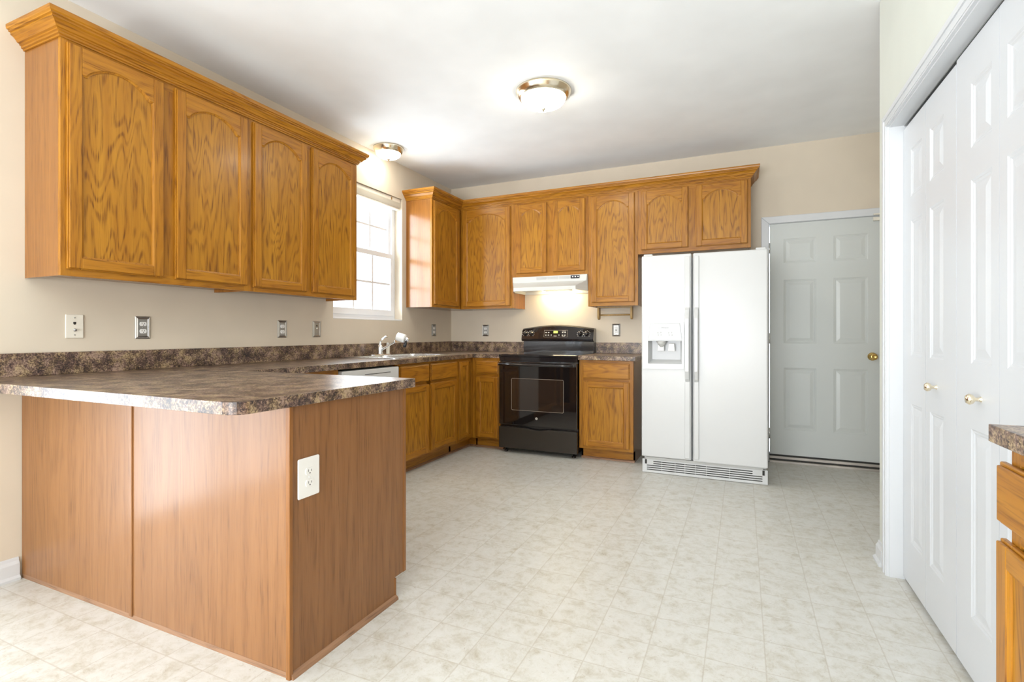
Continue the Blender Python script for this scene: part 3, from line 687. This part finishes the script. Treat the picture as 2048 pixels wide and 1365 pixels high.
# ------------------------------------------------------------------ range
rg = empty('electric_range', (0.906, -0.002, 0), 0, 'black glass-top electric range with curved backguard below the hood', 'range')
RW = 0.762
m = MB(); m.box(0.003, RW-0.003, -0.60, -0.01, 0.05, 0.895, 'range_black')
m.build('range_body', rg)
m = MB(); m.box(0, RW, -0.642, -0.055, 0.895, 0.912, 'range_black'); m.box(0.02, RW-0.02, -0.625, -0.075, 0.912, 0.9145, 'range_glass'); m.build('cooktop', rg, bevel=0.003)
m = MB(); m.box(0.004, RW-0.004, -0.632, -0.60, 0.852, 0.893, 'range_black'); m.build('front_strip', rg, bevel=0.003)
m = MB(); m.box(0.002, RW-0.002, -0.642, -0.602, 0.262, 0.846, 'range_glass'); dr = m.build('oven_door', rg, bevel=0.006)
m = MB(); m.prism(rrect(0.13, 0.637, 0.40, 0.695, 0.012), 'xz', -0.6425, -0.6435, 'range_line', holes=[rrect(0.133, 0.634, 0.403, 0.692, 0.010)])
m.prism(rrect(0.133, 0.634, 0.403, 0.692, 0.010), 'xz', -0.6420, -0.6428, 'range_window'); m.build('oven_window', dr)
m = MB(); m.tube([(0.02, -0.685, 0.822), (0.15, -0.695, 0.822), (0.38, -0.698, 0.822), (0.61, -0.695, 0.822), (RW-0.02, -0.685, 0.822)], 0.0125, 'range_black', seg=14)
for x in (0.035, RW-0.035): m.box(x-0.014, x+0.014, -0.688, -0.640, 0.810, 0.834, 'range_black')
m.build('handle', dr)
m = MB(); m.lathe([(0.0115, -0.6425), (0.0115, -0.6445), (0, -0.6445)], 'range_print', axis='y', center=(0.379, 0, 0.335), seg=24); em = m.build('emblem', dr)
em['label'] = 'small round pale emblem'
text_mesh('emblem_lettering', 'GE', 0.011, 'range_black', em, (0.379, -0.6448, 0.335), (PI/2, 0, 0), 0.0002)
m = MB(); m.prism([(0.002, 0.045), (RW-0.002, 0.045), (RW-0.002, 0.240), (0.50, 0.240)]+[(0.26+0.24*t, 0.240-0.014*math.sin(PI*t)) for t in (0.9, 0.7, 0.5, 0.3, 0.1)]+[(0.26, 0.240), (0.002, 0.240)], 'xz', -0.602, -0.645, 'range_drawer'); m.build('storage_drawer', rg, bevel=0.004)
for x, y in ((0.05, -0.58), (RW-0.05, -0.58), (0.05, -0.05), (RW-0.05, -0.05)):
    m = MB(); m.lathe([(0.018, 0), (0.018, 0.012), (0.008, 0.016), (0.008, 0.05)], 'range_black', center=(x, y, 0), seg=14); m.build('foot', rg)
# backguard: lower set-back band and a curved bulging control head
m = MB(); m.box(0.012, RW-0.004, -0.075, -0.005, 0.912, 1.035, 'range_black'); m.build('backguard', rg, bevel=0.004)
n = 24; m = MB(); i = m.mi('range_black'); rows_ = []
prof = [(-0.005, 1.028), (-0.090, 1.028), (-0.108, 1.036), (-0.112, 1.055), (-0.095, 1.12), (-0.078, None), (-0.060, None), (-0.005, None)]
for k in range(n+1):
    t = k/n; x = 0.002+(RW-0.004)*t; top = 1.158+0.036*math.sin(PI*t)
    z_ = {5: top-0.012, 6: top, 7: top}
    rows_.append([m.bm.verts.new((x, y, z if z is not None else z_[j])) for j, (y, z) in enumerate(prof)])
for A, B in zip(rows_, rows_[1:]):
    for j in range(len(prof)): 
        f = m.bm.faces.new([A[j], A[(j+1) % len(prof)], B[(j+1) % len(prof)], B[j]]); f.material_index = i
m.bm.faces.new(rows_[0]); m.bm.faces.new(rows_[-1])
hd = m.build('control_head', rg, bevel=0.003)
# face plane of the head leans back: from (-0.112,1.055) to (-0.078,1.17)
def onface(z, out=0.0):
    t = (z-1.055)/(1.12-1.055); y = -0.112+(0.017)*t
    return y-out
tilt = math.atan2(0.017, 0.065)
def facebox(mb, x0, x1, z0, z1, o, mat):
    i = mb.mi(mat); P = [(x0, onface(z0, o), z0), (x1, onface(z0, o), z0), (x1, onface(z1, o), z1), (x0, onface(z1, o), z1)]
    Q = [(x, y+0.004, z) for x, y, z in P]
    a = [mb.bm.verts.new(p) for p in P]; b = [mb.bm.verts.new(p) for p in Q]
    mb.bm.faces.new(a).material_index = i; mb.bm.faces.new(b[::-1]).material_index = i
    for k in range(4): mb.bm.faces.new([a[k], a[(k+1) % 4], b[(k+1) % 4], b[k]]).material_index = i
m = MB(); facebox(m, 0.246, 0.496, 1.072, 1.142, 0.0012, 'range_line'); facebox(m, 0.249, 0.493, 1.075, 1.139, 0.0018, 'range_black'); dp = m.build('display_panel', hd)
m = MB(); facebox(m, 0.348, 0.392, 1.112, 1.134, 0.0026, 'display_green'); m.build('clock_display', dp)['label'] = 'green lit clock display'
btn = [(x-0.007, x+0.007, z-0.004, z+0.004) for x in (0.268, 0.296, 0.445, 0.470) for z in (1.092, 1.118)]
btn += [(x-0.005, x+0.005, 1.088, 1.097) for x in (0.326, 0.408)]+[(0.352, 0.384, 1.081, 1.085), (0.442, 0.472, 1.079, 1.082), (0.438, 0.478, 1.131, 1.134)]
for bt in btn:
    m = MB(); facebox(m, *bt, 0.0026, 'range_print'); m.build('button', dp)
for x in (0.043, 0.107, 0.627, 0.695):
    zc = 1.106 if x < 0.3 else 1.104
    m = MB(); m.lathe([(0.024, 0.002), (0.023, -0.010), (0.018, -0.014), (0.016, -0.028), (0, -0.029)], 'range_black', axis='y', center=(0, 0, 0), seg=24)
    m.box(-0.004, 0.004, -0.036, -0.02, -0.018, 0.018, 'range_black')
    m.box(-0.0015, 0.0015, -0.0368, -0.0362, 0.004, 0.017, 'range_print')
    kb = m.build('knob', hd, loc=(x, onface(zc), zc), rot=(-tilt, 0, 0))
    m = MB()
    for q in range(9):
        a = -PI*0.25+q*PI*1.5/8; m.box(0.031*math.cos(a)-0.0022, 0.031*math.cos(a)+0.0022, -0.0016, 0.001, 0.031*math.sin(a)-0.0022, 0.031*math.sin(a)+0.0022, 'range_print')
    m.build('dial_marks', kb)

# ------------------------------------------------------------------ hood
hd_ = empty('range_hood', (0.904, -0.0005, 1.512), 0, 'pale under-cabinet range hood with lit lamp above the black range', 'range hood')
HW = 0.762
m = MB(); i = m.mi('hood_bisque')
# plan outlines at three heights
top = [(0, 0), (0, -0.320), (HW, -0.320), (HW, 0)]
def ring(zz, yf, ch, ys=-0.30): return [(0, 0, zz), (0, ys, zz), (ch, yf, zz), (HW-ch, yf, zz), (HW, ys, zz), (HW, 0, zz)]
R = [ring(0.152, -0.325, 0.002, -0.322), ring(0.094, -0.330, 0.008, -0.318), ring(0.036, -0.462, 0.07), ring(0.0, -0.462, 0.07)]
vs = [[m.bm.verts.new(p) for p in r] for r in R]
for A, B in zip(vs, vs[1:]):
    for k in range(6): m.bm.faces.new([A[k], A[(k+1) % 6], B[(k+1) % 6], B[k]]).material_index = i
m.bm.faces.new(vs[0]).material_index = i
# inward lip and inner tray
inn = [(0.012, -0.012, 0.0), (0.012, -0.296, 0.0), (0.078, -0.45, 0.0), (HW-0.078, -0.45, 0.0), (HW-0.012, -0.296, 0.0), (HW-0.012, -0.012, 0.0)]
vi = [m.bm.verts.new(p) for p in inn]; vj = [m.bm.verts.new((x, y, 0.03)) for x, y, z in inn]
for k in range(6):
    m.bm.faces.new([vs[-1][k], vs[-1][(k+1) % 6], vi[(k+1) % 6], vi[k]]).material_index = i
    m.bm.faces.new([vi[k], vi[(k+1) % 6], vj[(k+1) % 6], vj[k]]).material_index = i
m.bm.faces.new(vj).material_index = i
m.build('hood_shell', hd_, bevel=0.002)
for x0_ in (0.255, 0.372, 0.489-0.0):
    m = MB()
    for q in range(5): m.box(x0_-0.0, x0_+0.105, -0.331, -0.322, 0.116+q*0.006, 0.1195+q*0.006, 'appliance_grey')
    m.build('vent_grille', hd_)
m = MB(); m.box(0.604, 0.690, -0.3310, -0.322, 0.116, 0.146, 'plastic_black'); sw = m.build('switch_plate', hd_)
m = MB()
for x in (0.625, 0.650): m.box(x-0.006, x+0.006, -0.334, -0.330, 0.127, 0.137, 'plastic_white')
m.build('switch', sw)
m = MB(); m.box(0.668, 0.684, -0.3316, -0.3308, 0.130, 0.136, 'plastic_white'); m.build('badge', sw)
m = MB(); m.box(0.30, 0.56, -0.40, -0.12, 0.014, 0.028, 'hood_filter'); m.build('grease_filter', hd_)
m = MB(); m.box(0.24, 0.56, -0.112, -0.03, 0.010, 0.028, 'hood_lamp'); m.build('lamp_lens', hd_)['label'] = 'lit lamp lens'

# towel bar under the tall cabinet
tb = empty('towel_bar', (1.724, -0.15, ZU), 0, 'light wooden towel bar fixed under the single door cabinet by the refrigerator', 'towel bar')
m = MB(); m.box(0.0, 0.33, -0.03, 0.03, -0.0085, -0.0005, 'raw_wood'); m.build('mounting_board', tb, bevel=0.001)
for x in (0.0, 0.312):
    m = MB(); pts = [(-0.032, -0.0085), (-0.034, -0.05)]+[(-0.034*math.cos(a), -0.088-0.034*math.sin(a)) for a in [PI*k/10 for k in range(11)]]+[(0.034, -0.05), (0.032, -0.0085)]
    m.prism(pts, 'yz', x, x+0.018, 'raw_wood'); m.build('bracket', tb, bevel=0.003)
m = MB(); m.tube([(0.016, 0, -0.078), (0.314, 0, -0.078)], 0.0075, 'raw_wood'); m.build('rod', tb)

# ------------------------------------------------------------------ refrigerator
fr = empty('refrigerator', (2.257, -0.03, 0), 0, 'white side-by-side refrigerator with ice and water dispenser', 'refrigerator')
FW, FH, FD = 0.898, 1.722, -0.808
m = MB(); m.box(0.006, FW-0.006, -0.715, 0, 0.03, FH-0.02, 'appliance_white'); m.build('refrigerator_body', fr, bevel=0.006)
DB = -0.728
dx0, dx1, dz0, dz1 = 0.052, 0.307, 0.872, 1.050
m = MB(); m.prism(rect(0, 0.374, 0.136, FH), 'xz', FD, DB, 'appliance_white', holes=[rect(dx0, dx1, dz0, dz1)])
fd = m.build('door', fr, bevel=0.010, seg=3); fd['label'] = 'narrow freezer door with dispenser'
m = MB(); m.box(0.386, FW, FD, DB, 0.130, FH, 'appliance_white'); rd = m.build('door', fr, bevel=0.010, seg=3); rd['label'] = 'wide refrigerator door'
def fhandle(par, x0, x1, side):
    mm = MB(); 
    xs = (x0, x1)
    mm.box(x0, x1, FD, FD-0.010, 0.15, FH-0.02, 'appliance_white_smooth'); mm.build('handle_trim', par, bevel=0.006)
    mm = MB(); gx0, gx1 = (x0+0.004, x1-0.004)
    mm.prism([(FD-0.008, 0.735), (FD-0.030, 0.76), (FD-0.052, 0.82), (FD-0.055, 1.03), (FD-0.052, 1.22), (FD-0.030, 1.29), (FD-0.008, 1.312), (FD-0.008, 1.285), (FD-0.026, 1.25), (FD-0.034, 1.20), (FD-0.036, 0.85), (FD-0.026, 0.79), (FD-0.008, 0.762)], 'yz', gx0, gx1, 'appliance_white_smooth')
    mm.build('handle', par, bevel=0.005)
fhandle(fd, 0.326, 0.366, 0)
fhandle(rd, 0.394, 0.430, 1)
# dispenser
m = MB(); m.prism(rrect(0.012, 0.322, 0.832, 1.198, 0.012), 'xz', FD, FD-0.010, 'appliance_white_smooth', holes=[rect(dx0, dx1, dz0, dz1)]); ds = m.build('dispenser', fd, bevel=0.003)
m = MB(); m.prism([(0.052, 1.054), (0.310, 1.054), (0.292, 1.188), (0.066, 1.188)], 'xz', FD-0.008, FD-0.016, 'dispenser_grey'); cpn = m.build('dispenser_panel', ds, bevel=0.003)
# cavity
m = MB(); i = m.mi('appliance_white_smooth')
A = [(dx0, dz0), (dx1, dz0), (dx1, dz1), (dx0, dz1)]; B = [(dx0+0.02, dz0+0.03), (dx1-0.02, dz0+0.03), (dx1-0.02, dz1), (dx0+0.02, dz1)]
va = [m.bm.verts.new((a, FD-0.0095, b)) for a, b in A]; vb = [m.bm.verts.new((a, DB-0.004, b)) for a, b in B]
for k in range(4): m.bm.faces.new([va[k], va[(k+1) % 4], vb[(k+1) % 4], vb[k]]).material_index = i
m.bm.faces.new(vb).material_index = m.mi('dispenser_grey'); m.build('dispenser_cavity', ds)
for x in (0.145, 0.225):
    m = MB(); m.prism([(x-0.026, 0.970), (x+0.026, 0.970), (x+0.022, 1.03), (x-0.022, 1.03)], 'xz', FD+0.022, FD+0.034, 'plastic_white'); m.build('paddle', ds, bevel=0.004)
m = MB(); m.lathe([(0.042, 1.049), (0.026, 1.020), (0.012, 1.005), (0.010, 1.000)], 'appliance_grey', center=(0.150, FD+0.026, 0), seg=20); m.build('ice_chute', ds)
text_mesh('brand_lettering', 'Whirlpool', 0.0125, 'lettering_grey', cpn, (0.181, FD-0.0164, 1.153), (PI/2, 0, 0))
for cx_ in (0.140, 0.222):
    for a, b in ((-0.012, 0.010), (0.010, 0.012), (-0.008, -0.008), (0.013, -0.008)):
        m = MB(); m.lathe([(0.0035, FD-0.016), (0.0035, FD-0.0172), (0, FD-0.0172)], 'appliance_grey', axis='y', center=(cx_+a, 0, 1.105+b), seg=12)
        m.build('dispenser_button', cpn)
# hinge caps
for x, w_ in ((0.012, 0.07), (FW-0.08, 0.07)):
    m = MB(); m.box(x, x+w_, FD+0.02, FD+0.14, FH-0.018, FH+0.016, 'appliance_white_smooth'); m.build('hinge_cap', fr, bevel=0.008)
# toe grille
m = MB(); g0 = FD+0.04; i = m.mi('appliance_white_smooth')
holes = []
for q in range(5):
    z = 0.022+q*0.0165; a0, a1 = (0.035, FW-0.035) if q < 3 else (0.085, FW-0.10)
    for (s0, s1) in ((a0, 0.148), (0.151, 0.249), (0.252, 0.322), (0.325, 0.398), (0.401, 0.478), (0.481, 0.64), (0.643, a1)): holes.append(rect(max(s0, a0), s1, z, z+0.0075))
m.prism(rect(0.0, FW, 0.003, 0.108), 'xz', g0, g0+0.010, 'appliance_white_smooth', holes=holes); gr = m.build('toe_grille', fr)
m = MB(); m.box(0.01, FW-0.01, g0+0.012, g0+0.016, 0.006, 0.10, 'slot_dark'); m.build('grille_backing', gr)
m = MB(); m.box(0.03, FW-0.03, g0+0.001, g0+0.08, 0.1085, 0.126, 'appliance_grey'); m.build('bottom_rail', fr)
for x in (0.02, FW-0.035):
    m = MB(); m.box(x, x+0.015, g0-0.003, g0+0.004, 0.07, 0.105, 'slot_dark'); m.build('grille_clip', gr)

# ------------------------------------------------------------------ outlets
def duplex_face(par, z, mat='plastic_white'):
    m = MB(); pts = [(0.0168*math.cos(a), max(-0.0115, min(0.0115, 0.0168*math.sin(a)))) for a in [2*PI*k/28 for k in range(28)]]
    m.prism([(x, z+b) for x, b in pts], 'xz', -0.005, -0.009, mat); o = m.build('receptacle', par)
    q = MB()
    q.box(-0.0075, -0.0055, -0.0094, -0.0085, z-0.001, z+0.007, 'slot_dark'); q.box(0.0055, 0.0075, -0.0094, -0.0085, z-0.001, z+0.006, 'slot_dark')
    q.lathe([(0.0024, -0.0085), (0.0024, -0.0094), (0, -0.0094)], 'slot_dark', axis='y', center=(0, 0, z-0.006), seg=10)
    q.build('slot', o)
def metal_plate(par, hole=None, w_=0.078, h_=0.122):
    m = MB(); i = m.mi('pewter'); rings = []
    for ins, d in ((0, 0.0), (0, 0.003), (0.004, 0.006), (0.007, 0.0045), (0.012, 0.008), (0.015, 0.0055), (0.016, 0.0055)):
        rings.append([m.bm.verts.new((a, -d, b)) for a, b in rect(-w_/2+ins, w_/2-ins, -h_/2+ins, h_/2-ins)])
    for A, B in zip(rings, rings[1:]):
        for k in range(4): m.bm.faces.new([A[k], A[(k+1) % 4], B[(k+1) % 4], B[k]]).material_index = i
    m.bm.faces.new(rings[-1]).material_index = i; m.bm.faces.new(rings[0][::-1]).material_index = i
    return m.build('cover_plate', par)
def outlet(loc, rz, style, label):
    nm = {'duplex': 'wall_outlet', 'gfci': 'wall_outlet', 'white': 'wall_outlet', 'jack': 'jack_plate', 'jackm': 'jack_plate'}[style]
    e = empty(nm, loc, rz, label, 'outlet' if nm == 'wall_outlet' else 'jack plate', 'outlets and jack plates')
    if style in ('duplex', 'gfci', 'jackm'): metal_plate(e)
    if style == 'duplex':
        for z in (0.0195, -0.0195): duplex_face(e, z)
        m = MB(); m.lathe([(0.003, -0.005), (0.003, -0.0065), (0, -0.0068)], 'pewter', axis='y', center=(0, 0, 0), seg=10); m.build('screw', e)
    if style == 'gfci':
        m = MB(); m.box(-0.0165, 0.0165, -0.009, -0.005, -0.033, 0.033, 'plastic_white'); o = m.build('receptacle', e, bevel=0.0015)
        q = MB()
        for z in (0.02, -0.02):
            q.box(-0.0075, -0.0055, -0.0094, -0.0085, z-0.004, z+0.004, 'slot_dark'); q.box(0.0055, 0.0075, -0.0094, -0.0085, z-0.004, z+0.004, 'slot_dark')
        q.box(-0.006, 0.006, -0.0096, -0.0085, 0.001, 0.006, 'slot_dark'); q.box(-0.006, 0.006, -0.0096, -0.0085, -0.007, -0.002, 'slot_dark'); q.build('slot', o)
    if style == 'jackm':
        m = MB(); m.box(-0.006, 0.006, -0.0065, -0.005, 0.020, 0.032, 'slot_dark'); m.build('jack', e)
        m = MB(); m.lathe([(0.006, -0.005), (0.006, -0.012), (0, -0.012)], 'plastic_ivory', axis='y', center=(0, 0, 0.006), seg=16); m.build('jack', e)
        for z in (-0.03, 0.042):
            m = MB(); m.lathe([(0.003, -0.005), (0.003, -0.0065), (0, -0.0068)], 'pewter', axis='y', center=(0, 0, z), seg=10); m.build('screw', e)
    if style == 'jack':
        m = MB(); m.prism(rrect(-0.0375, 0.0375, -0.058, 0.058, 0.004), 'xz', 0, -0.006, 'plastic_ivory'); m.build('cover_plate', e, bevel=0.003)
        m = MB(); m.prism([(-0.006, 0.022), (0.006, 0.022), (0.006, 0.013), (0.002, 0.008), (-0.002, 0.008), (-0.006, 0.013)], 'xz', -0.005, -0.0068, 'slot_dark'); m.build('jack', e)
        m = MB(); m.lathe([(0.0065, -0.006), (0.0065, -0.010), (0.0045, -0.010), (0.0045, -0.017), (0, -0.017)], 'pewter', axis='y', center=(0, 0, -0.018), seg=16); m.build('jack', e)
        for z in (0.042, -0.042):
            m = MB(); m.lathe([(0.003, -0.006), (0.003, -0.0072), (0, -0.0074)], 'pewter', axis='y', center=(0, 0, z), seg=10); m.build('screw', e)
    if style == 'white':
        m = MB(); m.prism(rrect(-0.046, 0.046, -0.066, 0.066, 0.006), 'xz', 0, -0.006, 'plastic_white'); m.build('cover_plate', e, bevel=0.003)
        for z in (0.0195, -0.0195): duplex_face(e, z)
        m = MB(); m.lathe([(0.003, -0.006), (0.003, -0.0072), (0, -0.0074)], 'plastic_white', axis='y', center=(0, 0, 0), seg=10); m.build('screw', e)
outlet((0.0005, -3.557, 1.144), L90, 'jack', 'ivory phone and cable jack plate leftmost on the left wall')
outlet((0.0005, -3.244, 1.141), L90, 'duplex', 'pewter framed duplex outlet beside the ivory jack plate on the left wall')
outlet((0.0005, -2.318, 1.140), L90, 'duplex', 'pewter framed duplex outlet on the left wall below the third arched door')
outlet((0.0005, -1.995, 1.142), L90, 'jackm', 'pewter framed phone jack plate just left of the window')
outlet((0.0005, -0.360, 1.144), L90, 'duplex', 'dark pewter framed outlet on the left wall right of the faucet')
outlet((0.436, -0.0005, 1.141), 0, 'duplex', 'pewter framed outlet on the back wall left of the range')
outlet((1.866, -0.0005, 1.142), 0, 'gfci', 'pewter framed outlet with rectangular insert between range and refrigerator')
outlet((1.6675, -3.684, 0.632), L90, 'white', 'large white duplex outlet on the end of the peninsula')

# ------------------------------------------------------------------ ceiling lamps
def lamp(loc, R_, label, power):
    e = empty('ceiling_light', loc, 0, label, 'ceiling light', 'flush ceiling lights')
    m = MB(); m.lathe([(R_, 0), (R_*1.0, -0.012), (R_*0.97, -0.018), (R_*0.95, -0.030), (R_*0.90, -0.040), (R_*0.84, -0.050), (R_*0.80, -0.052), (R_*0.80, -0.03), (0, -0.03)], 'nickel_brass', seg=48); m.build('lamp_base', e)
    m = MB(); d = R_*0.36
    m.lathe([(R_*0.80, -0.048)]+[(R_*0.80*math.cos(a), -0.050-d*math.sin(a)) for a in [PI/2*k/10 for k in range(10)]]+[(0, -0.050-d)], 'lamp_glass', seg=48); m.build('lamp_shade', e)['label'] = 'frosted lit glass bowl'
    m = MB(); m.lathe([(0.014, -0.048-d), (0.016, -0.054-d), (0.009, -0.060-d), (0.006, -0.070-d), (0, -0.074-d)], 'nickel_brass', seg=16); m.build('finial', e)
lamp((1.775, -1.760, CZ-0.0005), 0.185, 'larger brass rimmed dome light in the middle of the ceiling', 1)
lamp((0.170, -1.335, CZ-0.0005), 0.130, 'smaller brass rimmed dome light on the ceiling above the window', 1)
